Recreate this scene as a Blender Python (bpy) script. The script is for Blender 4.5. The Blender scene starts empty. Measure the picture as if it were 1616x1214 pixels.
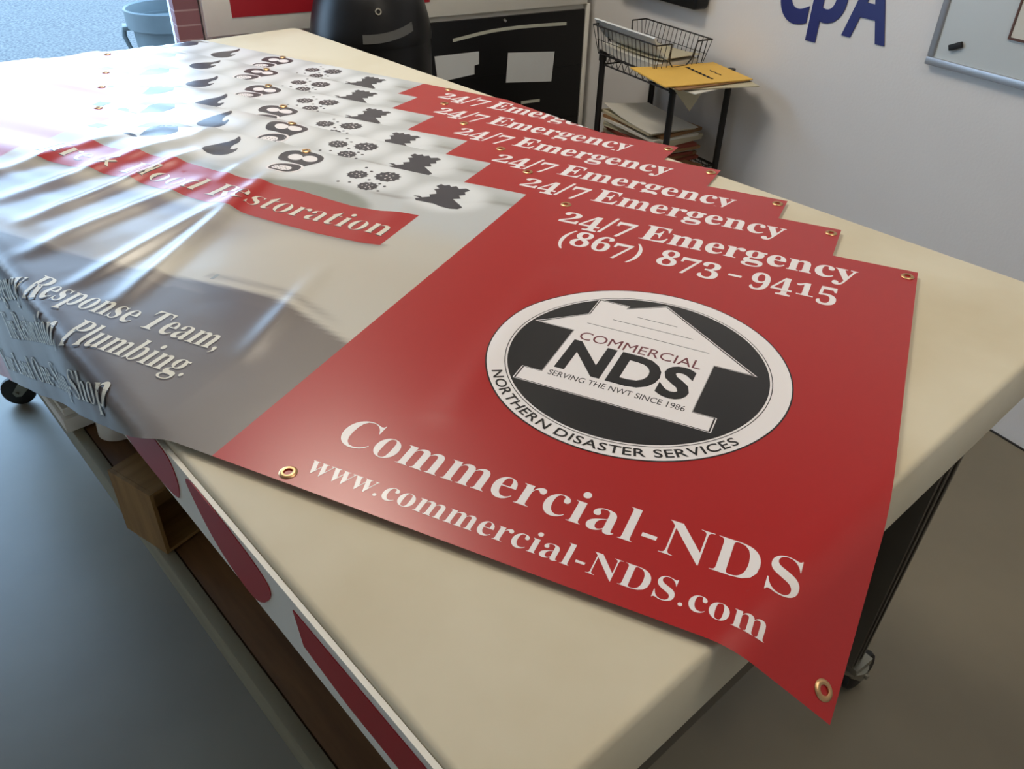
import bpy, bmesh, math, random
from mathutils import Vector, Matrix, noise
from math import sin, cos, pi, radians as R

C = bpy.context.collection
SC = bpy.context.scene
# ---------------------------------------------------------------- camera, world, lights, exposure
CAM = Vector((-0.2021, -0.2094, 1.5539))
cam = bpy.data.cameras.new('camera')
cam.sensor_fit = 'HORIZONTAL'; cam.sensor_width = 36.0
cam.lens = 1282.55 / 1616 * 36.0
cam.clip_start = 0.02
camo = bpy.data.objects.new('camera', cam); C.objects.link(camo)
camo.matrix_world = Matrix(((0.74406876, 0.36984751, -0.5563942, CAM.x),
                            (-0.66768881, 0.44096699, -0.5997831, CAM.y),
                            (0.02352319, 0.81777805, 0.5750528, CAM.z), (0, 0, 0, 1)))
SC.camera = camo
SC.view_settings.view_transform = 'Standard'; SC.view_settings.look = 'None'
SC.view_settings.gamma = 1.0; SC.view_settings.use_curve_mapping = False
SC.view_settings.exposure = 0.0

world = bpy.data.worlds.new('daylight'); SC.world = world
world.use_nodes = True
wn_ = world.node_tree.nodes; wl_ = world.node_tree.links
bgn = wn_['Background']
tc = wn_.new('ShaderNodeTexCoord'); sx = wn_.new('ShaderNodeSeparateXYZ'); rp = wn_.new('ShaderNodeValToRGB')
wl_.new(tc.outputs['Generated'], sx.inputs[0]); wl_.new(sx.outputs['Z'], rp.inputs[0])
rp.color_ramp.elements[0].position = 0.0; rp.color_ramp.elements[0].color = (0.54, 0.75, 0.98, 1)
rp.color_ramp.elements[1].position = 0.6; rp.color_ramp.elements[1].color = (0.36, 0.63, 1.0, 1)
wl_.new(rp.outputs[0], bgn.inputs[0]); bgn.inputs[1].default_value = 7.8

TZ = 0.95                                     # height of the table top
TW, TL = 1.22, 2.44
WD = Vector((0.20699, 0.97834, 0)); WN = Vector((-0.97834, 0.20699, 0))
W0 = Vector((2.2852, 0.2311, 0))
WANG = math.atan2(WD.y, WD.x)
def W(u, w, z=0.0): return W0 + WD * u + WN * w + Vector((0, 0, z))
MW = Matrix.Translation(W0) @ Matrix.Rotation(WANG, 4, 'Z')      # local x along the right wall, y into the room

def area_light(name, loc, sx_, sy_, power, col, rz=0.0):
    l = bpy.data.lights.new(name, 'AREA'); l.shape = 'RECTANGLE'; l.size = sx_; l.size_y = sy_
    l.energy = power; l.color = col
    o = bpy.data.objects.new(name, l); C.objects.link(o); o.location = loc; o.rotation_euler = (0, 0, rz)
    return o
LAMPS = [(1.45, 1.70, 32.0), (1.9, 4.3, 2.0), (-1.1, 1.1, 15.5), (-1.3, 4.3, 2.0)]       # wall frame u, w of the ceiling fixtures
for (u_, w_, pw_) in LAMPS:
    p = W(u_, w_, 2.925)
    area_light('tube_light', p, 1.15, 0.55, pw_, (1.0, 0.90, 0.76), WANG)

# ---------------------------------------------------------------- materials
def srgb(r, g, b):
    f = lambda c: (c/255/12.92) if c/255 <= 0.04045 else ((c/255+0.055)/1.055)**2.4
    return (f(r), f(g), f(b), 1)
MATS = {}
def mat(name, col, rough=0.6, metal=0.0, noise_amt=0.0, noise_scale=8.0, bump=0.0, bump_scale=60.0, coat=0.0, spec=0.5, col2=None, stretch=None):
    if name in MATS: return MATS[name]
    m = bpy.data.materials.new(name); m.use_nodes = True; MATS[name] = m
    n = m.node_tree.nodes; l = m.node_tree.links; b = n['Principled BSDF']
    b.inputs['Roughness'].default_value = rough; b.inputs['Metallic'].default_value = metal
    b.inputs['Coat Weight'].default_value = coat; b.inputs['Coat Roughness'].default_value = 0.15
    b.inputs['Specular IOR Level'].default_value = spec
    t = n.new('ShaderNodeTexCoord'); mp = n.new('ShaderNodeMapping'); l.new(t.outputs['Object'], mp.inputs[0])
    if stretch: mp.inputs['Scale'].default_value = stretch
    ns = n.new('ShaderNodeTexNoise'); ns.inputs['Scale'].default_value = noise_scale; ns.inputs['Detail'].default_value = 5
    l.new(mp.outputs[0], ns.inputs['Vector'])
    cr = n.new('ShaderNodeValToRGB'); l.new(ns.outputs['Fac'], cr.inputs[0])
    c2 = col2 if col2 else tuple(c*(1-noise_amt) for c in col[:3]) + (1,)
    cr.color_ramp.elements[0].position = 0.35; cr.color_ramp.elements[0].color = c2
    cr.color_ramp.elements[1].position = 0.65; cr.color_ramp.elements[1].color = col
    l.new(cr.outputs[0], b.inputs['Base Color'])
    if bump > 0:
        nb = n.new('ShaderNodeTexNoise'); nb.inputs['Scale'].default_value = bump_scale; nb.inputs['Detail'].default_value = 4
        l.new(mp.outputs[0], nb.inputs['Vector'])
        bp = n.new('ShaderNodeBump'); bp.inputs['Strength'].default_value = bump; bp.inputs['Distance'].default_value = 0.01
        l.new(nb.outputs['Fac'], bp.inputs['Height']); l.new(bp.outputs[0], b.inputs['Normal'])
    return m

M_wall = mat('painted_wall', srgb(232, 230, 228), 0.75, bump=0.08, bump_scale=120, noise_amt=0.03, noise_scale=2)
M_ceiling = mat('ceiling_paint', srgb(232, 230, 225), 0.9)
M_floor = mat('polished_concrete', srgb(136, 127, 108), 0.42, noise_amt=0.22, noise_scale=1.6, bump=0.12, bump_scale=7, spec=0.5)
M_gravel = mat('gravel', srgb(104, 101, 96), 0.9, noise_scale=45, col2=srgb(62, 62, 62), bump=1.0, bump_scale=70)
M_top = mat('worn_cream_laminate', srgb(226, 218, 194), 0.5, noise_scale=3.0, col2=srgb(210, 198, 168), bump=0.05, bump_scale=5)
M_top.node_tree.nodes['Principled BSDF'].inputs['Subsurface Weight'].default_value = 0.0
M_whitepanel = mat('white_panel', srgb(240, 238, 228), 0.55, noise_amt=0.04)
M_redvinyl = mat('red_sign_vinyl', srgb(168, 28, 40), 0.45)
M_plywood = mat('plywood', srgb(160, 124, 72), 0.6, noise_scale=5, col2=srgb(132, 98, 54), stretch=(9, 1, 1), bump=0.1)
M_darkwood = mat('stained_shelf_wood', srgb(128, 92, 56), 0.55, noise_scale=6, col2=srgb(96, 66, 40), stretch=(5, 0.6, 1))
M_lip = mat('weathered_edge_lumber', srgb(150, 145, 122), 0.7, noise_amt=0.25, noise_scale=12, stretch=(1, .2, 1))
M_steel_dark = mat('dark_painted_steel', srgb(84, 78, 68), 0.5, noise_amt=0.2)
M_blackpanel = mat('black_sheet', srgb(16, 16, 17), 0.35, spec=0.3)
M_blackplastic = mat('black_plastic', srgb(18, 18, 20), 0.38, spec=0.35)
M_blackmetal = mat('black_wire_metal', srgb(30, 28, 28), 0.45)
M_tape = mat('pale_vinyl_strip', srgb(196, 198, 182), 0.5)
M_label = mat('white_label', srgb(222, 226, 226), 0.6, noise_amt=0.04)
M_greytape = mat('grey_label', srgb(92, 92, 90), 0.6)
M_chrome = mat('chrome', srgb(200, 200, 200), 0.15, 1.0)
M_zinc = mat('zinc_plate', srgb(150, 148, 138), 0.35, 0.9)
M_alu = mat('brushed_aluminium', srgb(176, 178, 182), 0.4, 0.6)
M_board = mat('whiteboard_face', srgb(204, 210, 210), 0.25, spec=0.5)
M_navy = mat('navy_vinyl', srgb(36, 44, 112), 0.4)
M_rubber = mat('black_rubber', srgb(20, 20, 20), 0.6)
M_brass = mat('brass', srgb(206, 168, 124), 0.38, 1.0)
M_paper = mat('paper', srgb(216, 213, 202), 0.8)
M_paper2 = mat('aged_paper', srgb(196, 188, 160), 0.8)
M_manila = mat('manila_envelope', srgb(238, 192, 92), 0.7, noise_amt=0.06)
M_kraft = mat('kraft_card', srgb(150, 112, 74), 0.8, noise_amt=0.1)
M_redpaper = mat('red_card', srgb(132, 62, 48), 0.8)
M_ink = mat('black_marker', srgb(30, 26, 24), 0.7)
M_can = mat('grey_bin_plastic', srgb(96, 106, 108), 0.5, noise_amt=0.1)
M_brownframe = mat('brown_frame', srgb(92, 60, 48), 0.6)
M_lampbody = mat('fixture_white', srgb(230, 230, 228), 0.5)
M_corr = mat('dark_ribbed_sheet', srgb(60, 56, 50), 0.55)
def brick_mat():
    m = bpy.data.materials.new('brick'); m.use_nodes = True
    n = m.node_tree.nodes; l = m.node_tree.links; b = n['Principled BSDF']; b.inputs['Roughness'].default_value = 0.8
    t = n.new('ShaderNodeTexCoord'); mp = n.new('ShaderNodeMapping'); mp.inputs['Rotation'].default_value = (R(90), 0, 0)
    l.new(t.outputs['Object'], mp.inputs[0])
    br = n.new('ShaderNodeTexBrick'); br.inputs['Scale'].default_value = 5.0
    br.inputs['Color1'].default_value = srgb(150, 108, 112); br.inputs['Color2'].default_value = srgb(132, 92, 98)
    br.inputs['Mortar'].default_value = srgb(176, 150, 150); br.inputs['Mortar Size'].default_value = 0.015
    l.new(mp.outputs[0], br.inputs['Vector']); l.new(br.outputs['Color'], b.inputs['Base Color'])
    return m
M_brick = brick_mat()
def vinyl_mat():
    m = bpy.data.materials.new('printed_banner_vinyl'); m.use_nodes = True
    n = m.node_tree.nodes; l = m.node_tree.links; b = n['Principled BSDF']
    a = n.new('ShaderNodeAttribute'); a.attribute_name = 'print'
    l.new(a.outputs['Color'], b.inputs['Base Color'])
    b.inputs['Roughness'].default_value = 0.28; b.inputs['Specular IOR Level'].default_value = 0.55
    t = n.new('ShaderNodeTexCoord'); nb = n.new('ShaderNodeTexNoise'); nb.inputs['Scale'].default_value = 9
    l.new(t.outputs['Object'], nb.inputs['Vector'])
    bp = n.new('ShaderNodeBump'); bp.inputs['Strength'].default_value = 0.12; bp.inputs['Distance'].default_value = 0.01
    l.new(nb.outputs['Fac'], bp.inputs['Height']); l.new(bp.outputs[0], b.inputs['Normal'])
    return m
M_vinyl = vinyl_mat()
def ink(name, c, rough=0.28): return mat(name, c, rough, spec=0.55)
I_red = ink('banner_red', srgb(176, 30, 30))
I_white = ink('banner_white', srgb(244, 240, 240))
I_black = ink('banner_black', srgb(32, 32, 34))
I_icon = ink('banner_icon_ink', srgb(58, 58, 66))
I_maroon = ink('banner_maroon', srgb(112, 52, 60))
I_shadow = ink('banner_type_shadow', srgb(58, 48, 48))
I_cream = ink('banner_cream_type', srgb(228, 224, 208))
I_line = ink('banner_hairline', srgb(150, 155, 152))
I_roof = ink('banner_roof_grey', srgb(150, 148, 142))

# ---------------------------------------------------------------- object helpers
def tag(o, label=None, cat=None, group=None, kind=None):
    if label: o['label'] = label
    if cat: o['category'] = cat
    if group: o['group'] = group
    if kind: o['kind'] = kind
    return o
def thing(name, label, cat, M=None, group=None):
    o = bpy.data.objects.new(name, None); C.objects.link(o); o.empty_display_size = 0.1
    if M is not None: o.matrix_world = M
    return tag(o, label, cat, group)
class MB:
    """collects shapes; build() links them as ONE mesh object"""
    def __init__(s): s.v = []; s.f = []; s.mi = []
    def add(s, vs, fs, mi=0):
        k = len(s.v); s.v += [Vector(v) for v in vs]
        for f in fs: s.f.append(tuple(i + k for i in f)); s.mi.append(mi)
        return s
    def box(s, x0, x1, y0, y1, z0, z1, mi=0, M=None):
        vs = [Vector((x, y, z)) for x in (x0, x1) for y in (y0, y1) for z in (z0, z1)]
        if M: vs = [M @ v for v in vs]
        return s.add(vs, [(0, 1, 3, 2), (4, 6, 7, 5), (0, 4, 5, 1), (2, 3, 7, 6), (0, 2, 6, 4), (1, 5, 7, 3)], mi)
    def tube(s, pts, r, n=8, mi=0, closed=False):
        pts = [Vector(p) for p in pts]; N = len(pts); vs = []; fs = []
        prev = None
        for i, p in enumerate(pts):
            if closed: d = (pts[(i+1) % N] - pts[i-1])
            else: d = pts[min(i+1, N-1)] - pts[max(i-1, 0)]
            d = d.normalized()
            if prev is None:
                a = Vector((0, 0, 1)) if abs(d.z) < 0.9 else Vector((1, 0, 0)); prev = d.cross(a).normalized()
            x = (prev - d * prev.dot(d)).normalized(); y = d.cross(x); prev = x
            rr = r[i] if isinstance(r, (list, tuple)) else r
            for k in range(n):
                t = 2*pi*k/n; vs.append(p + (x*cos(t) + y*sin(t))*rr)
        M_ = N if closed else N-1
        for i in range(M_):
            for k in range(n):
                a = i*n+k; b_ = i*n+(k+1) % n; c = ((i+1) % N)*n+(k+1) % n; d_ = ((i+1) % N)*n+k
                fs.append((a, b_, c, d_))
        if not closed: fs += [tuple(range(n-1, -1, -1)), tuple((N-1)*n+k for k in range(n))]
        return s.add(vs, fs, mi)
    def lathe(s, prof, n=32, mi=0, M=None, closed=False):
        vs = []; fs = []
        for (r, z) in prof:
            for k in range(n):
                t = 2*pi*k/n; v = Vector((r*cos(t), r*sin(t), z)); vs.append(M @ v if M else v)
        P = len(prof)
        for i in range(P if closed else P-1):
            for k in range(n):
                j = (i+1) % P
                fs.append((i*n+k, i*n+(k+1) % n, j*n+(k+1) % n, j*n+k))
        if not closed:
            if prof[0][0] > 1e-6: fs.append(tuple(range(n-1, -1, -1)))
            if prof[-1][0] > 1e-6: fs.append(tuple((P-1)*n+k for k in range(n)))
        return s.add(vs, fs, mi)
    def prism(s, poly, z0, z1, mi=0, M=None):
        n = len(poly)
        vs = [Vector((p[0], p[1], z0)) for p in poly] + [Vector((p[0], p[1], z1)) for p in poly]
        if M: vs = [M @ v for v in vs]
        fs = [tuple(range(n-1, -1, -1)), tuple(range(n, 2*n))] + [(i, (i+1) % n, n+(i+1) % n, n+i) for i in range(n)]
        return s.add(vs, fs, mi)
    def build(s, name, mats, parent=None, bevel=0.0, smooth=False, seg=2, merge=True):
        me = bpy.data.meshes.new(name); me.from_pydata(s.v, [], s.f)
        for p, mi in zip(me.polygons, s.mi): p.material_index = mi
        for m in (mats if isinstance(mats, (list, tuple)) else [mats]): me.materials.append(m)
        bm = bmesh.new(); bm.from_mesh(me)
        if merge: bmesh.ops.remove_doubles(bm, verts=bm.verts, dist=1e-6)
        bmesh.ops.recalc_face_normals(bm, faces=bm.faces)
        if bevel: 
            es = [e for e in bm.edges if len(e.link_faces) == 2 and e.calc_face_angle(0) > 0.6]
            bmesh.ops.bevel(bm, geom=es, offset=bevel, segments=seg, profile=0.5, affect='EDGES', clamp_overlap=True)
        bm.to_mesh(me); bm.free()
        if smooth or bevel:
            for p in me.polygons: p.use_smooth = True
            me.set_sharp_from_angle(angle=R(38))
        o = bpy.data.objects.new(name, me); C.objects.link(o)
        if parent: o.parent = parent
        return o
def structure(o): o['kind'] = 'structure'; return o

# ---------------------------------------------------------------- the room
RL, RR, BK, FR = 6.2, 0.0, 2.80, -3.2      # wall frame: far left w, right wall w, back wall u, rear wall u
HC = 3.05
OP0, OP1, OPZ = 1.81, 4.3, 2.85            # the overhead-door opening in the back wall
structure(MB().box(FR, BK, -0.15, RL, -0.06, 0.0).build('floor', M_floor)).matrix_world = MW
structure(MB().box(FR-.15, BK+.25, -0.15, RL+.15, HC, HC+.1).build('ceiling', M_ceiling)).matrix_world = MW
structure(MB().box(FR, BK+.25, -0.15, 0.0, -0.06, HC).build('wall_right', M_wall)).matrix_world = MW
wb = MB().box(BK, BK+.25, 0.0, 1.72, -0.06, HC).box(BK, BK+.25, OP0+.16, OP1, OPZ, HC).box(BK, BK+.25, OP1, RL, -0.06, HC).box(BK, BK+.25, 1.72, OP0+.16, OPZ, HC)
structure(wb.build('wall_back', M_wall, merge=False)).matrix_world = MW
structure(MB().box(FR, BK+.25, RL, RL+.15, -0.06, HC).build('wall_left', M_wall)).matrix_world = MW
structure(MB().box(FR-.15, FR, -0.15, RL+.15, -0.06, HC).build('wall_rear', M_wall)).matrix_world = MW
dp = MB()
for i in range(2): dp.box(2.735, 2.775, 1.76, OP1+.06, 2.02+i*.51, 2.52+i*.51).box(2.729, 2.735, 1.80, OP1+.02, 2.08+i*.51, 2.46+i*.51)
structure(dp.build('door_1', M_whitepanel, bevel=.004)).matrix_world = MW      # overhead door, half raised
pl = MB().box(2.355, 2.43, 1.725, OP0, 0.0, OPZ).build('trim_1', M_brick); structure(pl).matrix_world = MW
structure(MB().box(FR, BK, 0.0, 0.006, 0.0, 0.004).build('baseboard_right', M_blackmetal)).matrix_world = MW
g = MB()
NG = 60
import itertools
for i in range(NG+1):
    for j in range(NG+1):
        x = -14 + 30*(i/NG); y = 0.0 + 26*(j/NG)**1.5
        g.v.append(Vector((y + BK + 0.0, x, -0.01 + 0.02*noise.noise(Vector((x*2.1, y*2.1, 0))) - 0.015)))
for i in range(NG):
    for j in range(NG):
        a = i*(NG+1)+j; g.f.append((a, a+1, a+NG+2, a+NG+1)); g.mi.append(0)
go = g.build('ground', M_gravel, smooth=True); go['kind'] = 'structure'; go.matrix_world = MW

for k, (u_, w_, pw_) in enumerate(LAMPS):
    f = thing('ceiling_light', ['white tube fixture on ceiling over the right end of the table', 'white tube fixture on ceiling over the open doorway side', 'white tube fixture on ceiling behind the camera by the right wall', 'white tube fixture on ceiling at the rear left of the room'][k], 'ceiling light', MW @ Matrix.Translation((u_, w_, 2.93)), 'ceiling tube fixtures')
    MB().box(-.61, .61, -.31, .31, 0.0, 0.12).build('housing', M_lampbody, f, bevel=.01)

# ---------------------------------------------------------------- work table
tb = thing('work_table', 'large rolling work table with thick cream top, banners spread across it', 'table')
def rrect(x0, x1, y0, y1, r, n=6):
    pts = []
    for (cx, cy, a0) in ((x1-r, y1-r, 0), (x0+r, y1-r, 90), (x0+r, y0+r, 180), (x1-r, y0+r, 270)):
        for k in range(n+1):
            a = R(a0 + 90*k/n); pts.append((cx + r*cos(a), cy + r*sin(a)))
    return pts
MB().prism(rrect(0, TW, 0, TL, 0.03), TZ-0.10, TZ).build('tabletop', M_top, tb, bevel=0.008, seg=3)
sp = MB().box(-0.006, -0.0005, 0.03, 2.41, 0.855, 0.943)
side = sp.build('side_panel', M_whitepanel, tb)
def yz_poly(poly, x, name, m, parent, th=0.001):
    b = MB()
    n = len(poly); vs = [Vector((x, p[0], p[1])) for p in poly] + [Vector((x-th, p[0], p[1])) for p in poly]
    b.add(vs, [tuple(range(n)), tuple(range(2*n-1, n-1, -1))] + [(i, n+i, n+(i+1) % n, (i+1) % n) for i in range(n)])
    return b.build(name, m, parent)
def smoothpoly(p, k=2):
    for _ in range(k):
        q = []
        for i in range(len(p)):
            a = p[i]; b = p[(i+1) % len(p)]
            q += [(a[0]*.75+b[0]*.25, a[1]*.75+b[1]*.25), (a[0]*.25+b[0]*.75, a[1]*.25+b[1]*.75)]
        p = q
    return p
o = yz_poly(smoothpoly([(0.80, .858), (0.72, .942), (0.590, .942), (0.572, .925), (0.57, .893), (0.592, .858)]), -.0062, 'red_letter', M_redvinyl, side); o['label'] = 'red rounded letter shape'
o = yz_poly(smoothpoly([(0.545, .942), (0.455, .942), (0.352, .928), (0.344, .905), (0.385, .858), (0.43, .857), (0.482, .872), (0.52, .905)]), -.0062, 'red_letter', M_redvinyl, side); o['label'] = 'red rounded letter shape'
o = yz_poly([(0.298, .930), (0.288, .886), (0.211, .876), (0.04, .876), (0.04, .932)], -.0062, 'red_letter', M_redvinyl, side); o['label'] = 'red bar shape'
# shelf below
MB().box(0.018, 1.14, 0.12, 2.38, 0.575, 0.598).build('shelf', M_darkwood, tb, bevel=.002)
MB().box(-0.004, 0.0155, 0.10, 2.38, 0.545, 0.602).build('shelf_edge', M_lip, tb, bevel=.002)
MB().box(0.02, 0.62, 0.045, 0.055, 0.68, 0.848).build('apron_board', M_steel_dark, tb, bevel=.002)
for (x, y) in ((1.055, 0.095), (0.10, 0.14), (1.055, 2.33), (0.10, 2.30)):
    lg = MB(); T_, B_ = .045, .026      # legs narrow towards the caster
    def tp(xa, xb, ya, yb):
        vs = [(x+xa, y+ya, .85), (x+xb, y+ya, .85), (x+xb, y+yb, .85), (x+xa, y+yb, .85)]
        k_ = B_/T_; vs += [(x+xa*k_, y+ya*k_, .135), (x+xb*k_, y+ya*k_, .135), (x+xb*k_, y+yb*k_, .135), (x+xa*k_, y+yb*k_, .135)]
        lg.add(vs, [(0, 1, 2, 3), (7, 6, 5, 4), (0, 4, 5, 1), (1, 5, 6, 2), (2, 6, 7, 3), (3, 7, 4, 0)])
    tp(-.045, .045, -.045, .045); tp(-.030, -.016, -.050, -.0455); tp(.012, .026, -.050, -.0455)
    lg.build('leg', M_steel_dark, tb, bevel=.003)
ep = MB()
for k in range(13):
    x0 = 0.80 + k*0.0155
    ep.box(x0, x0+0.0085, 0.108, 0.120, 0.30, 0.85)
ep.box(0.80, 1.005, 0.12, 0.126, 0.30, 0.85)
ep.build('end_panel', M_corr, tb)
def add_caster(x, y, a, parent):
    Mx = Matrix.Translation((x, y, 0)) @ Matrix.Rotation(a, 4, 'Z')
    b = MB().lathe([(0.005, .108), (0.034, .108), (0.036, .118), (0.0, .12)], 20)
    b.box(-.028, .028, -.028, .028, .118, .1345)
    for s in (-1, 1):
        b.prism([(-.028, .105), (.022, .105), (.062, .052), (.056, .038), (.04, .038)], s*.0195-.0015, s*.0195+.0015, M=Matrix.Rotation(R(90), 4, 'X'))
    b.tube([(0.05, -.027, .050), (0.05, .027, .050)], .006, 10)
    b.v = [Mx @ v for v in b.v]
    k = b.build('caster_fork', M_zinc, parent, smooth=True)
    w = MB().lathe([(.0, -.014), (.04, -.014), (.0475, -.010), (.05, 0), (.0475, .010), (.04, .014), (.0, .014)], 28, M=Mx @ Matrix.Translation((0.05, 0, .05)) @ Matrix.Rotation(R(90), 4, 'X'))
    w.build('caster_wheel', M_rubber, k, smooth=True)
    return k
add_caster(1.06, 0.082, R(-6), tb); add_caster(0.10, 0.14, R(200), tb); add_caster(1.055, 2.33, R(60), tb); add_caster(0.10, 2.30, R(150), tb)

# items on the lower shelf
# plywood crate: corner A(0,.783) corner B(-.025,.878), open dark end faces the near end
ca = math.atan2(0.095, -0.025)            # direction of the face that looks out
cr = thing('plywood_crate', 'open plywood crate on the lower shelf under the table', 'crate', Matrix.Translation((0.004, 0.785, 0.603)) @ Matrix.Rotation(ca, 4, 'Z'))
t_ = .006
# local x runs along the outward face, local -y goes in under the table
MB().box(0, .10, -t_, 0, -0.0, .122).build('front_board', M_plywood, cr)
MB().box(0, .10, -.24, -t_-.0005, .1165, .122).build('top_board', M_plywood, cr)
MB().box(0, .10, -.24, -t_-.0005, 0.0, .006).build('bottom_board', M_plywood, cr)
MB().box(.094, .10, -.24, -t_-.0005, .0065, .116).build('end_board', M_plywood, cr)
MB().box(0, .093, -.246, -.2405, 0.0, .122).build('back_board', M_plywood, cr)
# white roll lying/standing behind
rl = MB().lathe([(.0, 0), (.034, 0), (.034, .235), (.028, .235), (.028, .01), (0, .01)], 28, M=Matrix.Translation((0.062, 1.145, .600)) @ Matrix.Rotation(R(4), 4, 'Y'))
ro = rl.build('vinyl_roll', M_whitepanel, smooth=True); tag(ro, 'white upright roll standing on the lower shelf behind the plywood crate', 'roll')
cb = thing('cardboard_box', 'brown cardboard box on the lower shelf behind the white roll', 'box', Matrix.Translation((0.30, 1.16, .599)) @ Matrix.Rotation(R(8), 4, 'Z'))
MB().box(-.17, .17, -.03, .26, 0, .19).build('carton', M_kraft, cb, bevel=.003)
MB().box(-.168, .168, .10, .13, .1903, .1908).build('packing_tape', M_tape, cb)
fb = MB().box(-0.012, 0.15, 1.19, 1.62, .603, .632).box(-.006, .155, 1.20, 1.60, .6325, .65)
tag(fb.build('foam_board', M_whitepanel, bevel=.002), 'white foam board offcuts lying on the lower shelf near its far end', 'board')

# ---------------------------------------------------------------- banners
BW, BL = 0.862, 2.40
BAN = {6: (1.0913, 0.2227, 113.2), 5: (1.1487, 0.3918, 112.8), 4: (1.1932, 0.5300, 112.2), 3: (1.2318, 0.7144, 110.9), 2: (1.2790, 0.8640, 109.2), 1: (1.352, 0.955, 107.5)}
RIDGES = [  # world start, end, amplitude, width (m): folds in the topmost banner
    ((0.50, 1.26), (0.08, 0.94), .0075, .022), ((0.36, 0.84), (0.15, 0.69), .0030, .020), ((0.40, 1.20), (0.05, 1.03), .0060, .020),
    ((0.36, 1.30), (0.03, 1.18), .006, .024), ((0.44, 1.45), (0.06, 1.30), .007, .022), ((0.52, 1.56), (0.05, 1.42), .007, .026),
    ((0.60, 1.40), (0.40, 1.28), .004, .018), ((0.62, 0.60), (0.28, 0.42), .0022, .03), ((0.40, 1.64), (0.04, 1.56), .006, .025),
    ((0.66, 0.98), (0.46, 0.90), .0018, .03)]
def seg_d(p, a, b):
    ax, ay = a; bx, by = b; dx, dy = bx-ax, by-ay; L2 = dx*dx+dy*dy
    t = ((p[0]-ax)*dx + (p[1]-ay)*dy)/L2; tt = min(1, max(0, t))
    qx, qy = ax+dx*tt, ay+dy*tt
    return math.hypot(p[0]-qx, p[1]-qy), t
def wrinkle(k, x, y, s, t):
    h = 0.0
    for (a, b, am, w) in RIDGES:
        d, tt = seg_d((x, y), a, b)
        if d < 4*w:
            e = max(0.0, 1 - abs(2*min(max(tt, 0), 1)-1)**3)
            w_ = w*.85
            h += 1.2*am*math.exp(-(d/w_)**2)*(0.35+0.65*e) if 0 < tt < 1 else 1.2*am*.35*math.exp(-(d/w_)**2)
    # each sheet lies on the ones under it: slack only ever adds up
    far = min(1.0, max(0.0, (y-1.05)/0.5))*min(1.0, max(0.0, (1.0-x)/0.35))
    ex, ey = -0.394, 0.919
    for j in range(1, k+1):
        sj = x*ex + y*ey; tj = x*ey - y*ex
        n1 = noise.noise(Vector((sj*2.0+j*5.1, tj*9.0+j*3.3, j*1.7))); n2 = noise.noise(Vector((sj*4.0, tj*22.0, j*2.9)))
        h += far*((0.35+0.8*n1)**2*0.0060 + (0.35+0.5*n2)*0.0020)
        h += 0.0003*(1.0+noise.noise(Vector((x*4, y*4, j*7.7))))
    return h
def bend(d, r, tmax):
    """arc length d past the start of the bend -> (outward, drop)"""
    if d <= 0: return d, 0.0
    a = d/r
    if a < tmax: return r*sin(a), r*(1-cos(a))
    e = d - r*tmax
    return r*sin(tmax)+e*cos(tmax), r*(1-cos(tmax))+e*sin(tmax)
def drape(k, bx, by, lift=0.0):
    """banner k's own x (right is 0, runs negative), y (top is 0, runs negative) -> point in the room"""
    ox, oy, ang = BAN[k]; a = R(ang); ex, ey = cos(a), sin(a); tx, ty = -ey, ex
    s = -bx; t = -by
    x = ox + s*ex + t*tx; y = oy + s*ey + t*ty
    z = TZ + 0.0012 + 0.0011*(k-1) + lift
    h = wrinkle(k, x, y, s, t)
    k0 = 0.0011*(k-1) + lift
    nx, ny = x, y
    if x < 0.004:
        o_, d_ = bend(0.004-x, 0.016 + k0, R(89)); nx = 0.004-o_; z -= d_; nx -= 0; 
        if d_ > 0:
            sway = 0.006 + 0.006*noise.noise(Vector((y*4.0, d_*2.5, 0.3))) + 0.0025*noise.noise(Vector((y*14.0, d_*3.0, 3.3)))
            nx = 0.004 - o_ - sway*min(1, d_/.05) - (k0 + lift + (0.0003 if lift > 0 else 0))*min(1, d_/.006); h *= max(0, 1-d_/.02)
    if y < 0.012:
        o_, d_ = bend(0.012-y, 0.075, R(36)); ny = 0.012-o_; z -= d_
    if k == 1 and x > TW-0.002:
        o_, d_ = bend(x-(TW-0.002), 0.012 if k == 1 else 0.12, R(80) if k == 1 else R(25)); nx = TW-0.002+o_ + (k0 if k == 1 else 0)*min(1, d_/.01); z -= d_
    if y > TL-0.004:
        o_, d_ = bend(y-(TL-0.004), 0.012+k0, R(89)); ny = TL-0.004+o_ + k0*min(1, d_/.01); z -= d_
        if d_ > 0: h *= max(0, 1-d_/.03)
    return Vector((nx, ny, z + h))

GREY_EDGE = [(0.60, -.640), (0.684, -.601), (0.80, -.560), (0.87, -.540), (0.95, -.545), (1.13, -.568), (1.27, -.575), (1.80, -.56)]
def interp(tab, s):
    if s <= tab[0][0]: return tab[0][1]
    for (a, b) in zip(tab, tab[1:]):
        if s <= b[0]: return a[1] + (b[1]-a[1])*(s-a[0])/(b[0]-a[0])
    return tab[-1][1]
RIB_TOP = [(0.828, -.180), (0.90, -.196), (0.955, -.201), (1.02, -.195), (1.075, -.189), (1.16, -.190), (1.24, -.194), (1.37, -.189), (1.54, -.204), (1.62, -.200)]
RIB_BOT = [(0.824, -.317), (0.86, -.325), (0.945, -.328), (1.09, -.322), (1.25, -.312), (1.40, -.305), (1.62, -.318)]
HALOS = [(0.825, -.078, .085, .075), (1.0, -.06, .085, .075), (1.18, -.075, .09, .08), (1.36, -.07, .08, .085), (1.55, -.07, .10, .09)]
def sstep(a, b, x):
    t = min(1, max(0, (x-a)/(b-a))); return t*t*(3-2*t)
def mixc(a, b, f): return tuple(a[i]*(1-f)+b[i]*f for i in range(3))
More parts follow.
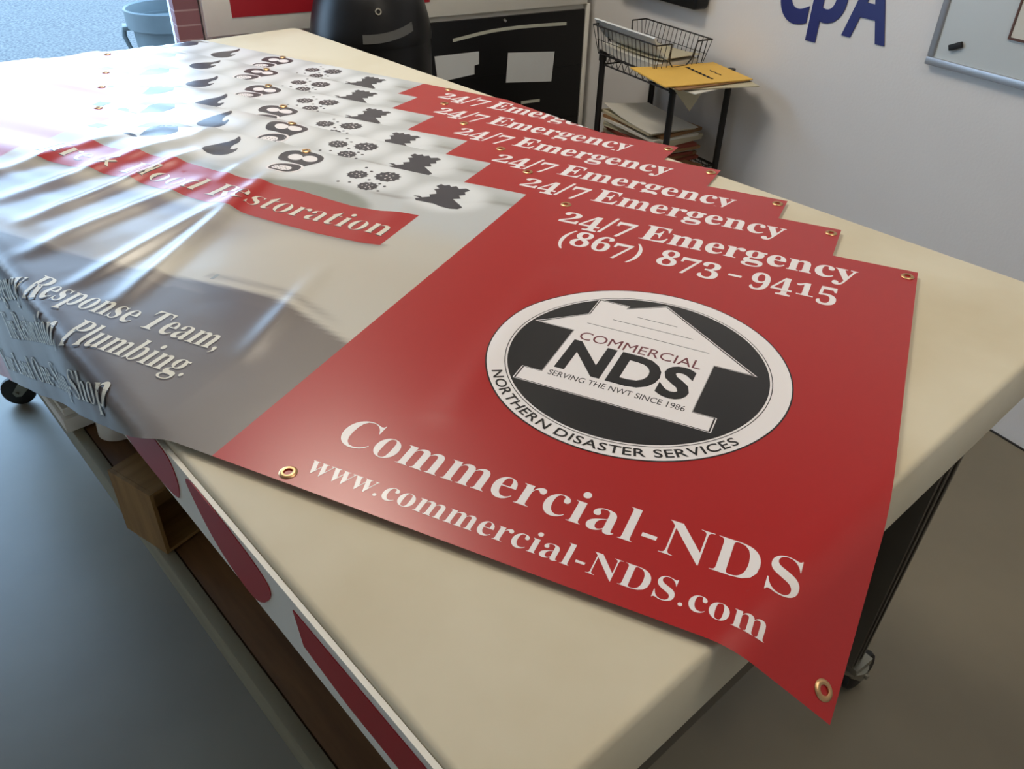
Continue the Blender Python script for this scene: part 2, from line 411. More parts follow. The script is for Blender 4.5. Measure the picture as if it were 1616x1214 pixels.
c_pale = srgb(196, 200, 200)[:3]; c_white = srgb(236, 240, 242)[:3]; c_mid = srgb(200, 196, 184)[:3]; c_dark = srgb(120, 112, 106)[:3]
c_dk2 = srgb(90, 82, 82)[:3]; c_green = srgb(136, 142, 132)[:3]; c_redc = srgb(176, 30, 30)[:3]; c_warm = srgb(196, 186, 168)[:3]; c_room = srgb(122, 116, 124)[:3]
def print_col(bx, by):
    s = -bx
    if s < 0.696 or s > BL-0.70: return c_redc
    c = mixc(c_pale, c_mid, sstep(.18, .30, -by))
    c = mixc(c, c_warm, 0.5*sstep(.0, .5, noise.noise(Vector((s*3, by*5, 1.2)))+.2)*sstep(.3, .4, -by))
    # picture of a house front and ground under the ribbon
    e = interp(GREY_EDGE, s)
    f = sstep(e+0.006, e-0.006, by)
    dk = mixc(c_dark, c_dk2, sstep(0.02, 0.35, noise.noise(Vector((s*4.0, by*7.0, 4.4)))+0.15)*sstep(.72, .95, s))
    if by < e-0.03 and 0.80 < s: dk = mixc(dk, c_dk2, 0.6*sstep(0.82, 0.90, s - (by-e)*0.3)*sstep(e-.30, e-.12, by))
    c = mixc(c, dk, f)
    if 0.70 < s < 1.0: # thin dark eaves line above the grey ground
        c = mixc(c, c_dark, 0.5*math.exp(-((by-(e+.022))/.007)**2)*sstep(.72, .8, s))
    # rounded grey shape behind the ribbon
    g = ((s-1.05)/0.125)**2 + ((by+0.205)/0.062)**2
    if by > -.25: c = mixc(c, c_green, 0.9*(1-sstep(.8, 1.25, g)))
    # rolling dark hairline from the ribbon shape to the red end
    hl = interp([(0.70, -.060), (0.75, -.066), (0.80, -.105), (0.90, -.125), (1.2, -.140), (1.7, -.15)], s)
    c = mixc(c, mixc(c, c_dark, .6), math.exp(-((by-hl)/.006)**2)*(1-sstep(.9, 1.1, s)))
    c = mixc(c, mixc(c, c_green, .5), sstep(hl-.03, hl, by)*(1-sstep(hl, hl+.01, by))*0.0)
    c = mixc(c, mixc(c, c_green, .35), (1-sstep(.0, .04, abs(by-hl-.012)))*(1-sstep(.80, .86, s)))
    for (hs, hy, rx, ry) in HALOS:
        q = ((s-hs)/rx)**2 + ((by-hy)/ry)**2
        c = mixc(c, c_white, 0.85*(1-sstep(.35, 1.35, q)))
    # picture of a burnt room under the ribbon's left half
    if by > e:
        q = sstep(1.0, 1.22, s + (by+.45)*.5)*sstep(-.315, -.36, by)
        pt = noise.noise(Vector((s*6.0, by*9.0, 7.7)))
        c = mixc(c, c_room, q*(0.55+0.4*sstep(-.2, .3, pt)))
        c = mixc(c, c_green, 0.5*sstep(1.12, 1.3, s)*sstep(-.16, -.18, by)*(1 if by > -.25 else 0))
    # soft printed shade under the ribbon
    if 0.80 < s < 1.65:
        yb = interp(RIB_BOT, s); c = mixc(c, c_dk2, 0.75*math.exp(-max(0, yb-by)/.010)*sstep(.805, .83, s)*(1 if by < yb+.004 else 0))
    return c

_glyph = {}
def glyph_mesh(body, bold=0.0, res=4):
    key = (body, bold, res)
    if key in _glyph: return _glyph[key]
    c = bpy.data.curves.new('type', 'FONT'); c.body = body; c.offset = bold; c.resolution_u = res
    o = bpy.data.objects.new('type', c); C.objects.link(o)
    bpy.context.view_layer.update()
    me = bpy.data.meshes.new_from_object(o.evaluated_get(bpy.context.evaluated_depsgraph_get()))
    vs = [(v.co.x, v.co.y) for v in me.vertices]; fs = [tuple(p.vertices) for p in me.polygons]
    bpy.data.objects.remove(o); bpy.data.curves.remove(c); bpy.data.meshes.remove(me)
    _glyph[key] = (vs, fs); return vs, fs
def serif(t, italic=False):
    out = ''
    for ch in t:
        if ch.isdigit(): out += chr(0x1D7CE+int(ch))
        elif ch.isascii() and ch.isupper(): out += chr((0x1D468 if italic else 0x1D400)+ord(ch)-65)
        elif ch.isascii() and ch.islower(): out += chr((0x1D482 if italic else 0x1D41A)+ord(ch)-97)
        else: out += ch
    return out
def bbox(vs): xs = [v[0] for v in vs]; ys = [v[1] for v in vs]; return min(xs), max(xs), min(ys), max(ys)
_hh = None
def adv(ch, bold):
    v1, _ = glyph_mesh('H'+ch+'H', bold); v2, _ = glyph_mesh('HH', bold)
    return bbox(v1)[1]-bbox(v2)[1]
def text2d(t, style='serif', bold=0.0, oldstyle=False, track=0.0):
    """returns verts, faces in em units, baseline y=0"""
    if style == 'serif' and oldstyle:
        V = []; F = []; x = 0
        for ch in t:
            if ch == ' ': x += .25; continue
            g_ = serif(ch); vs, fs = glyph_mesh(g_, bold); a = adv(g_, bold)
            sy, dy = 1.0, 0.0
            if ch in '012': sy = 0.72
            elif ch in '34579': dy = -0.17
            elif ch == '/': sy, dy = 1.15, -0.12
            k = len(V); V += [(p[0]+x, p[1]*sy+dy) for p in vs]; F += [tuple(i+k for i in f) for f in fs]
            x += a + track
        return V, F
    b = serif(t) if style == 'serif' else t
    if track:
        V = []; F = []; x = 0
        for ch in b:
            if ch == ' ': x += .28; continue
            vs, fs = glyph_mesh(ch, bold); k = len(V)
            V += [(p[0]+x, p[1]) for p in vs]; F += [tuple(i+k for i in f) for f in fs]; x += adv(ch, bold)+track
        return V, F
    return glyph_mesh(b, bold)
CAPH = {}
def fit(t, x0, x1, base, cap, style='serif', **kw):
    V, F = text2d(t, style, **kw)
    a, b, _, _ = bbox(V)
    if style not in CAPH:
        CAPH[style] = bbox(glyph_mesh(serif('E') if style == 'serif' else 'E')[0])[3]
    sx_ = (x1-x0)/(b-a); sy_ = cap/CAPH[style]
    return [((p[0]-a)*sx_+x0, p[1]*sy_+base) for p in V], F
class Print:
    def __init__(s): s.items = []
    def add(s, V, F, m, level=1): s.items.append((V, F, m, level))
    def poly(s, pts, m, level=1): s.add(list(pts), [tuple(range(len(pts)))], m, level)
    def ell(s, cx, cy, rx, ry, m, level=1, n=40, a=0.0): s.poly([(cx+rx*cos(2*pi*k/n)*cos(a)-ry*sin(2*pi*k/n)*sin(a), cy+rx*cos(2*pi*k/n)*sin(a)+ry*sin(2*pi*k/n)*cos(a)) for k in range(n)], m, level)
    def ring(s, cx, cy, r0, r1, m, level=1, n=96):
        V = [(cx+r*cos(2*pi*k/n), cy+r*sin(2*pi*k/n)) for r in (r0, r1) for k in range(n)]
        s.add(V, [(k, (k+1) % n, n+(k+1) % n, n+k) for k in range(n)], m, level)
    def line(s, a, b, w, m, level=1):
        d = Vector((b[0]-a[0], b[1]-a[1])).normalized(); n = Vector((-d.y, d.x))*w/2
        s.poly([(a[0]+n.x, a[1]+n.y), (a[0]-n.x, a[1]-n.y), (b[0]-n.x, b[1]-n.y), (b[0]+n.x, b[1]+n.y)], m, level)
    def outline(s, pts, w, m, level=1, closed=True):
        N = len(pts)
        for i in range(N if closed else N-1): s.line(pts[i], pts[(i+1) % N], w, m, level)

def icons(P, full=True):
    m = I_icon; L = 2
    # mould / rot mark
    pts = [(-.884, -.106), (-.872, -.103), (-.864, -.108), (-.853, -.097), (-.860, -.088), (-.850, -.078), (-.858, -.066), (-.866, -.060), (-.858, -.052), (-.869, -.044), (-.866, -.030), (-.856, -.034), (-.850, -.026), (-.842, -.034),
           (-.834, -.026), (-.824, -.036), (-.812, -.028), (-.800, -.034), (-.806, -.046), (-.798, -.058), (-.808, -.066), (-.798, -.078), (-.810, -.086), (-.800, -.094), (-.788, -.103), (-.776, -.113), (-.780, -.124), (-.794, -.129), (-.812, -.128), (-.832, -.122), (-.850, -.124), (-.867, -.126), (-.874, -.118), (-.866, -.113)]
    P.poly(pts, m, L)
    # germs
    for (cx, cy, r, n) in ((-.977, -.048, .023, 12), (-1.035, -.067, .019, 11), (-.985, -.108, .018, 11)):
        q = []
        for k in range(n*4):
            a = 2*pi*k/(n*4); rr = r*(1.0 + (0.16 if k % 4 == 0 else (-0.02 if k % 4 == 2 else 0.02))); q.append((cx+rr*1.04*cos(a), cy+rr*sin(a)))
        P.poly(q, m, L)
        random.seed(int(n*r*1000))
        for j in range(7):
            a = j*2.399; rr = r*0.75*math.sqrt((j+.5)/7)
            P.ell(cx+rr*cos(a), cy+rr*sin(a), r*.10, r*.10, I_white, L+1, 8)
    for (x, y) in ((-1.04, -.027), (-1.02, -.040), (-1.047, -.116), (-1.026, -.108), (-1.0, -.079), (-.971, -.086), (-.956, -.093), (-.955, -.118)):
        P.ell(x, y, .0035, .0035, m, L, 8)
    # mask
    head = smoothpoly([(-1.224, -.078), (-1.240, -.045), (-1.232, -.022), (-1.204, -.012), (-1.170, -.012), (-1.144, -.022), (-1.137, -.048), (-1.149, -.074), (-1.153, -.090), (-1.175, -.078), (-1.200, -.076)])
    P.poly(head, m, L)
    P.ell(-1.2, -.048, .0175, .0145, I_white, L+1, 24, -.5); P.ell(-1.168, -.042, .0185, .0145, I_white, L+1, 24, -.4)
    filt = smoothpoly([(-1.208, -.128), (-1.212, -.104), (-1.192, -.086), (-1.163, -.081), (-1.150, -.094), (-1.149, -.114), (-1.164, -.132), (-1.190, -.138)])
    fx, fy = -1.181, -.109
    P.poly([(fx+(p[0]-fx)*1.16, fy+(p[1]-fy)*1.16) for p in filt], I_white, L+1); P.poly(filt, m, L+2)
    P.poly(smoothpoly([(-1.202, -.126), (-1.203, -.108), (-1.185, -.098), (-1.168, -.100), (-1.162, -.112), (-1.169, -.125), (-1.186, -.131)]), I_white, L+3)
    for i in range(4):
        for j in range(3): P.ell(-1.195+i*.0085, -.108-j*.007-i*.0005, .0018, .0018, m, L+4, 6)
    # flame
    P.poly(smoothpoly([(-1.397, -.105), (-1.372, -.124), (-1.338, -.125), (-1.322, -.100), (-1.334, -.060), (-1.342, -.082), (-1.356, -.060), (-1.352, -.034), (-1.378, -.006), (-1.370, -.036), (-1.392, -.070)], 1), m, L)
    # flooded house
    P.poly([(-1.600, .0 - .006), (-1.612, -.070), (-1.500, -.014)], I_roof, L)
    P.poly([(-1.557, -.116), (-1.582, -.062), (-1.570, -.040), (-1.534, -.026), (-1.512, -.050), (-1.522, -.080)], m, L)
    P.poly(smoothpoly([(-1.622, -.112), (-1.600, -.104), (-1.585, -.122), (-1.560, -.118), (-1.552, -.128), (-1.588, -.136), (-1.618, -.126)], 1), m, L)
    P.poly([(-1.697, -.100), (-1.668, -.094), (-1.668, -.122), (-1.697, -.128)], m, L)

def red_text(P, full):
    V, F = fit('24/7', -.598, -.462, -.084, .060, oldstyle=True, bold=.004); P.add(V, F, I_white, 2)
    V, F = fit('Emergency', -.447, -.088, -.087, .062, bold=.004); P.add(V, F, I_white, 2)
    if not full: return
    V, F = fit('(867)', -.566, -.423, -.167, .056, oldstyle=True, bold=.002); P.add(V, F, I_white, 2)
    V, F = fit('873', -.394, -.290, -.168, .056, oldstyle=True, bold=.002); P.add(V, F, I_white, 2)
    P.poly([(-.276, -.148), (-.255, -.148), (-.255, -.155), (-.276, -.155)], I_white, 2)
    V, F = fit('9415', -.240, -.109, -.168, .058, oldstyle=True, bold=.002); P.add(V, F, I_white, 2)
    V, F = fit('Commercial-NDS', -.592, -.070, -.781, .050, bold=-.008); P.add(V, F, I_white, 2)
    V, F = fit('www.commercial-NDS.com', -.591, -.088, -.838, .030, bold=-.008); P.add(V, F, I_white, 2)
    # emblem
    cx, cy = -.3285, -.4650
    P.ell(cx, cy, .2020, .2020, I_black, 2, 120); P.ell(cx, cy, .2000, .2000, I_white, 3, 120)
    P.ring(cx, cy, .1752, .1764, I_black, 4); P.ell(cx, cy, .1725, .1725, I_black, 4, 120)
    def house(d):
        return [(-.207+d, -.568-d*.6), (-.207+d, -.540+d*.5), (-.2345+d*.2, -.540+d*.5), (-.2345+d*.2, -.424-d*.4), (-.184+d*2.2, -.424-d*.4), (-.335, -.302+d*1.2), (-.386+d*.3, -.335+d*.8), (-.386+d*.6, -.3265+d*.8), (-.429-d*.8, -.3265+d*.8), (-.429-d*.8, -.372), (-.486-d*2.2, -.4245-d*.4), (-.4335-d*.3, -.4245-d*.4), (-.4335-d*.3, -.541+d*.5), (-.459-d, -.541+d*.5), (-.459-d, -.568-d*.6)]
    P.poly(house(.0035), I_white, 5); P.poly(house(.0020), I_black, 6); P.poly(house(.0), I_white, 7)
    for (x0, x1, y) in ((-.424, -.247, -.398), (-.394, -.276, -.3725), (-.364, -.305, -.350)): P.line((x0, y), (x1, y), .0011, I_black, 8)
    V, F = fit('COMMERCIAL', -.421, -.249, -.4435, .0205, style='sans', bold=0.0); P.add(V, F, I_maroon, 8)
    V, F = fit('NDS', -.424, -.248, -.5205, .0690, style='sans', bold=.034); P.add(V, F, I_black, 8)
    V, F = fit('SERVING THE NWT SINCE 1986', -.4255, -.2435, -.543, .0115, style='sans', bold=.002); P.add(V, F, I_black, 8)
    s_ = 'NORTHERN DISASTER SERVICES'
    ws = [0.30 if c == ' ' else adv(c, .01)+.055 for c in s_]; tot = sum(ws); a0, a1 = R(212), R(326); acc = 0
    sc = .0245
    for c, w in zip(s_, ws):
        am = a0+(a1-a0)*(acc+w/2)/tot; acc += w
        if c == ' ': continue
        V, F = glyph_mesh(c, .012); x0, x1, _, _ = bbox(V)
        r = .1945; rx, ry = cos(am), sin(am)      # outward at the glyph's foot
        ux, uy = -ry, rx
        k = (a1-a0)*r/tot
        V2 = [(cx+rx*(r-p[1]*sc*.82)+ux*((p[0]-(x0+x1)/2)*k*1.0), cy+ry*(r-p[1]*sc*.82)+uy*((p[0]-(x0+x1)/2)*k*1.0)) for p in V]
        P.add(V2, F, I_black, 8)
def centre_print(P):
    top = [(-a, b) for a, b in RIB_TOP]; bot = [(-a, b) for a, b in RIB_BOT]
    P.poly(top + bot[::-1], I_red, 1)
    P.poly([(-.990, -.522), (-.984, -.521), (-.983, -.538), (-.989, -.539)], I_line, 1)
    V0, F0 = text2d('Restoration'); a, b, _, _ = bbox(V0); sc = .389/(b-a)
    Vf, Ff = text2d('Fire & Flood Restoration'); a2, b2, _, _ = bbox(Vf)
    x1 = -.839; x0 = x1-(b2-a2)*sc
    for (dx, dy, m, lv) in ((.0018, -.0025, I_shadow, 2), (0, 0, I_cream, 3)):
        V, F = fit('Fire & Flood Restoration', x0+dx, x1+dx, -.287+dy, .058, bold=-.012)
        P.add(V, F, m, lv)
        def right(t, ref, xr0, xr1, base, cap, bd):
            V0, _ = text2d(ref); a_, b_, _, _ = bbox(V0); s_ = (xr1-xr0)/(b_-a_)
            V1, _ = text2d(t); a3, b3, _, _ = bbox(V1)
            V, F = fit(t, xr1-(b3-a3)*s_+dx, xr1+dx, base+dy, cap, bold=bd); P.add(V, F, m, lv)
        right('Emergency Response Team,', 'Response Team,', -1.215, -.845, -.692, .047, -.004)
        right('Fire Restoration, Plumbing.', 'Plumbing.', -1.058, -.840, -.759, .047, -.004)
        right('Your Local One-Stop-Shop', 'Shop', -1.045, -.903, -.832, .042, -.006)

def build_banner(k, full, label):
    gx = 0.0075 if full else 0.0125
    NX = int(round(BL/gx)); NY = int(round(BW/gx)); dx = BL/NX; dy = BW/NY
    V = []; F = []; MI = []; COL = []
    for i in range(NX+1):
        for j in range(NY+1):
            bx, by = -i*dx, -j*dy
            V.append(drape(k, bx, by)); COL.append(print_col(bx, by))
    for i in range(NX):
        red = (i+0.5)*dx < 0.696 or (i+.5)*dx > BL-.70
        for j in range(NY):
            a = i*(NY+1)+j; F.append((a, a+NY+1, a+NY+2, a+1)); MI.append(1 if red else 0)
    P = Print(); icons(P); red_text(P, full)
    if full: centre_print(P)
    mats = [M_vinyl]; 
    nverts_base = len(V)
    for (v2, f2, m, lv) in P.items:
        if m not in mats: pass
    matlist = [M_vinyl, I_red, I_white, I_black, I_icon, I_maroon, I_shadow, I_cream, I_line, I_roof]
    for (v2, f2, m, lv) in P.items:
        bm = bmesh.new()
        bv = [bm.verts.new((p[0], p[1], 0)) for p in v2]
        for f in f2:
            try: bm.faces.new([bv[i] for i in f])
            except ValueError: pass
        bm.normal_update()
        big = [f for f in bm.faces if len(f.verts) > 4]
        if big: bmesh.ops.triangulate(bm, faces=big)
        x0, x1, y0, y1 = bbox(v2)
        step, stepy = dx, dy
        n0, n1 = math.floor(x0/step)+1, math.ceil(x1/step)
        for n in range(n0, n1):
            bmesh.ops.bisect_plane(bm, geom=bm.verts[:]+bm.edges[:]+bm.faces[:], dist=1e-7, plane_co=(n*step, 0, 0), plane_no=(1, 0, 0))
        n0, n1 = math.floor(y0/stepy)+1, math.ceil(y1/stepy)
        for n in range(n0, n1):
            bmesh.ops.bisect_plane(bm, geom=bm.verts[:]+bm.edges[:]+bm.faces[:], dist=1e-7, plane_co=(0, n*stepy, 0), plane_no=(0, 1, 0))
        bm.verts.index_update(); base = len(V)
        for v in bm.verts: V.append(drape(k, v.co.x, v.co.y, 0.00012 + lv*0.00006)); COL.append((1, 1, 1))
        for f in bm.faces:
            ix = [v.index+base for v in f.verts]
            F.append(tuple(ix)); MI.append(matlist.index(m))
        bm.free()
    me = bpy.data.meshes.new('vinyl_banner'); me.from_pydata(V, [], F)
    for m in matlist: me.materials.append(m)
    me.polygons.foreach_set('material_index', MI)
    ca_ = me.color_attributes.new('print', 'FLOAT_COLOR', 'POINT')
    flat = []
    for c in COL: flat += [c[0], c[1], c[2], 1.0]
    ca_.data.foreach_set('color', flat)
    # faces up
    me.update()
    flip = [p.index for p in me.polygons if p.normal.z < -0.02 or (abs(p.normal.z) <= .02 and (p.normal.x > 0.5 and p.center.x < 0.1))]
    if flip:
        bm = bmesh.new(); bm.from_mesh(me); bm.faces.ensure_lookup_table()
        bmesh.ops.reverse_faces(bm, faces=[bm.faces[i] for i in flip]); bm.to_mesh(me); bm.free()
    for p in me.polygons: p.use_smooth = True
    o = bpy.data.objects.new('vinyl_banner', me); C.objects.link(o)
    tag(o, label, 'banner', 'printed vinyl banners stacked on the work table')
    # eyelets
    spots = [(-.0145, -.024), (-.612, -.010), (-1.20, -.012), (-1.79, -.012), (-2.385, -.02)]
    if full: spots += [(-.016, -.838), (-.604, -.8475)]
    for (bx, by) in spots:
        p = drape(k, bx, by, .0006); px = drape(k, bx+.004, by, .0006)-p; py = drape(k, bx, by-.004, .0006)-p
        n = -px.cross(py).normalized(); xx = px.normalized(); yy = n.cross(xx)
        Mx = Matrix(((xx.x, yy.x, n.x, p.x), (xx.y, yy.y, n.y, p.y), (xx.z, yy.z, n.z, p.z), (0, 0, 0, 1)))
        b = MB().lathe([(.0048, .0), (.0050, .0012), (.0070, .0018), (.0090, .0013), (.0104, .0)], 24, M=Mx, closed=True)
        b.build('grommet', M_brass, o, smooth=True)
    return o
LB = {1: 'bottommost banner of the stack, its 24/7 line cut off by the back table edge',
      2: 'banner second from the bottom of the stack, its corner poking past the back table edge',
      3: 'red and white banner fourth from the top, its eyelet corner touching the back table edge',
      4: 'red and white banner third from the top of the fanned stack',
      5: 'red and white banner directly beneath the topmost one',
      6: 'topmost red and white banner with round house emblem, phone number and web address'}
for k in range(1, 7): build_banner(k, k == 6, LB[k])

# ---------------------------------------------------------------- counter cabinet against the back wall
cc = thing('counter_cabinet', 'white framed counter with black front panel and red sign vinyl above', 'cabinet', MW @ Matrix.Translation((2.34, 0, 0)))
b = MB().box(.004, .455, .032, 1.718, 0.0, 1.25).build('body', M_whitepanel, cc, bevel=.003)
MB().box(-.014, .0035, .056, 1.70, 0.06, .838).build('black_panel', M_blackpanel, cc, bevel=.002)
MB().box(-.022, .0035, .054, 1.718, .862, 1.25).build('fascia_board', M_whitepanel, cc, bevel=.002)
MB().box(-.020, .0035, .0325, .0505, 0.0, .862).build('side_trim', M_whitepanel, cc, bevel=.002)
MB().box(-.0245, -.0225, .83, 1.62, .921, 1.20).build('red_sign', M_redvinyl, cc)
def face_strip(pts, h, name, m, x=-.0165, th=.0012):
    bb = MB(); n = len(pts)
    for (a, c) in zip(pts, pts[1:]):
        vs = [(x, a[0], a[1]), (x, c[0], c[1]), (x, c[0], c[1]-h), (x, a[0], a[1]-h)]
        vs2 = [(x+th, v[1], v[2]) for v in vs]
        bb.add(vs+vs2, [(0, 1, 2, 3), (7, 6, 5, 4), (0, 4, 5, 1), (2, 6, 7, 3)])
    return bb.build(name, m, cc)
face_strip([(.724, .770), (.66, .778), (.60, .786), (.54, .792), (.48, .795), (.40, .797), (.30, .796), (.154, .792)], .0135, 'white_strip', M_tape)
face_strip([(.379, .469), (.33, .469), (.279, .468)], .013, 'white_strip', M_tape)
def face_poly(pts, name, m, x=-.0165):
    n = len(pts); vs = [(x, p[0], p[1]) for p in pts]+[(x+.0012, p[0], p[1]) for p in pts]
    return MB().add(vs, [tuple(range(n)), tuple(range(2*n-1, n-1, -1))]+[(i, i+n, (i+1) % n+n, (i+1) % n) for i in range(n)]).build(name, m, cc)
face_poly([(.812, .707), (.600, .708), (.600, .656), (.622, .652), (.622, .615), (.80, .600)], 'notched_label', M_label)
face_poly([(.454, .689), (.210, .671), (.220, .541), (.462, .562)], 'square_label', M_label)
MB().lathe([(0, -.006), (.006, -.006), (.0085, 0), (.006, .006), (0, .008)], 14, M=Matrix.Translation((-.020, .476, .823)) @ Matrix.Rotation(R(-90), 4, 'Y')).build('knob', M_chrome, cc, smooth=True)
for z in (.14, .36, .60): MB().box(-.0155, -.0142, .06, 1.69, z, z+.003).build('panel_seam', M_blackplastic, cc)

# ---------------------------------------------------------------- black drum between table and counter
dr = thing('plastic_drum', 'black plastic drum with domed lid standing between the table and the counter', 'drum', Matrix.Translation((1.51, 2.43, 0)))
MB().lathe([(0, 0), (.195, 0), (.20, .01), (.212, .45), (.212, .85), (.208, .90), (0, .90)], 48).build('drum_body', M_blackplastic, dr, smooth=True)
MB().lathe([(.214, .885), (.216, .90), (.212, .925), (.205, .96), (.194, 1.0), (.175, 1.05), (.14, 1.095), (.08, 1.125), (0, 1.135)], 48).build('domed_lid', M_blackplastic, dr, smooth=True)
def interp_lid(z):
    tab = [(.885, .214), (.90, .216), (.925, .212), (.96, .205), (1.0, .194)]
    for (a, b) in zip(tab, tab[1:]):
        if z <= b[0]: return a[1] + (b[1]-a[1])*(z-a[0])/(b[0]-a[0])
    return .194
va = math.atan2(CAM.y-2.43, CAM.x-1.51)
b = MB(); N = 14
for i in range(N+1):
    a = va - R(8) + R(50)*i/N; zt = .935 + .030*(i/N)**2 ; r = .2120 - max(0, zt-.90)*.12 + (.0012 if i % 2 else .0012)
    for dz in (0, -.028):
        rr = interp_lid(zt+dz)+.003; b.v.append(Vector((rr*cos(a), rr*sin(a), zt+dz)))
for i in range(N): b.f.append((2*i, 2*i+1, 2*i+3, 2*i+2)); b.mi.append(0)
for i in range(N+1):
    v0 = b.v[2*i].copy(); v1 = b.v[2*i+1].copy()
for i in range(2*(N+1)): b.v.append(Vector((b.v[i].x*.990, b.v[i].y*.990, b.v[i].z)))
off = 2*(N+1)
for i in range(N): b.f.append((off+2*i+2, off+2*i+3, off+2*i+1, off+2*i)); b.mi.append(0)
o = b.build('curved_label', M_greytape, dr, smooth=True)
a = va + R(8)
MB().lathe([(.007, -.002), (.007, .003), (.011, .003), (.011, -.002)], 20, closed=True, M=Matrix.Translation((.196*cos(a), .196*sin(a), 1.004)) @ Matrix.Rotation(a, 4, 'Z') @ Matrix.Rotation(R(72), 4, 'Y')).build('ring_vent', M_zinc, dr, smooth=True)

# ---------------------------------------------------------------- bin outside
tc_ = thing('trash_can', 'grey plastic trash can standing outside beside the brick pillar', 'trash can', Matrix.Translation((1.645, 4.62, -.012)))
MB().lathe([(0, 0), (.175, 0), (.18, .01), (.215, .60), (.225, .60), (.228, .565), (.240, .565), (.242, .655), (.236, .662), (.229, .655), (.222, .59), (.20, .58), (.172, .02), (0, .015)], 48).build('bin_body', M_can, tc_, smooth=True)
for sgn, a in ((1, R(160)), (-1, R(-20))):
    Mx = Matrix.Rotation(a, 4, 'Z')
    b = MB().box(.205, .262, -.05, .05, .555, .575, M=Mx)
    b.tube([Mx @ Vector(p) for p in ((.255, 0, .565), (.262, 0, .52), (.245, 0, .46), (.212, 0, .41))], [.013, .014, .012, .012], 8)
    b.build('handle', M_can, tc_, bevel=.003)

# ---------------------------------------------------------------- wire shelf by the right wall
SH = MW
ws = thing('wire_shelf', 'black wire shelving rack against the white wall, loaded with papers', 'shelf', SH @ Matrix.Translation((1.37, .018, 0)))
SL, SD = .47, .295
for (x, y) in ((.012, .012), (SL-.012, .012), (.012, SD-.012), (SL-.012, SD-.012)):
    zt = .773 if (x < .1 and y > .1) else .79
    MB().tube([(x, y, 0.0), (x, y, zt)], .0125, 12).tube([(x, y, zt-.04), (x, y, zt+.0005)], .016, 12).tube([(x, y, 0), (x, y, .02)], .018, 12).build('post', M_blackmetal, ws, smooth=True)
for zt in (.77, .42, .10):
    b = MB()
    for z in (zt, zt-.035):
        b.tube([(.014, .014, z), (SL-.014, .014, z)], .0032, 6); b.tube([(.014, SD-.014, z), (SL-.014, SD-.014, z)], .0032, 6)
        b.tube([(.014, .014, z), (.014, SD-.014, z)], .0032, 6); b.tube([(SL-.014, .014, z), (SL-.014, SD-.014, z)], .0032, 6)
    n = 22
    for yy in (.014, SD-.014):
        pts = [(.014+(SL-.028)*i/n, yy, zt-.035*(i % 2)) for i in range(n+1)]; b.tube(pts, .0018, 5)
    n = 12
    for xx in (.014, SL-.014):
        pts = [(xx, .014+(SD-.028)*i/n, zt-.035*(i % 2)) for i in range(n+1)]; b.tube(pts, .0018, 5)
    for i in range(1, 12):
        b.tube([(.014, SD*i/12, zt), (SL-.014, SD*i/12, zt)], .0018, 5)
    for x in (SL*.33, SL*.66): b.tube([(x, .014, zt-.004), (x, SD-.014, zt-.004)], .003, 5)
    b.build('wire_deck', M_blackmetal, ws, smooth=True)
# wire letter tray, rim at .88
tr = thing('wire_tray', 'black wire letter tray of papers on top of the wire shelf', 'tray', SH @ Matrix.Translation((1.46, .075, .7745)))
b = MB(); L_, D_, H_ = .40, .262, .105; f_ = .02
def trp(x, y, z): k = f_*(1-z/H_); return (min(max(x, 0), L_) + (k if x <= 0 else (-k if x >= L_ else 0)), y + (k if y <= 0 else (-k if y >= D_ else 0)), z+.003)
for y in (0, D_):
    b.tube([trp(.0, y, H_), trp(L_, y, H_)], .0028, 6); b.tube([trp(0, y, .0), trp(L_, y, .0)], .0022, 6); b.tube([trp(0, y, H_*.5), trp(L_, y, H_*.5)], .0012, 5)
    for i in range(0, 17): x = L_*i/16; b.tube([trp(x, y, H_), trp(x, y, 0)], .0014, 5)
for x in (0, L_):
    for (ya, yb) in ((0, .07), (D_-.07, D_)):
        b.tube([trp(x, ya, H_), trp(x, yb, H_)], .0028, 6)
        for q in (0, .33, .66, 1): yy = ya+(yb-ya)*q; b.tube([trp(x, yy, H_), trp(x, yy, 0)], .0014, 5)
    b.tube([trp(x, .07, H_), trp(x, .078, .04), trp(x, .10, .018), trp(x, D_-.10, .018), trp(x, D_-.078, .04), trp(x, D_-.07, H_)], .0028, 6)
    b.tube([trp(x, 0, 0), trp(x, D_, 0)], .0022, 6)
for i in range(1, 12): b.tube([(f_, D_*i/12, .003), (L_-f_, D_*i/12, .003)], .0014, 5)
b.build('wire_frame', M_blackmetal, tr, smooth=True)
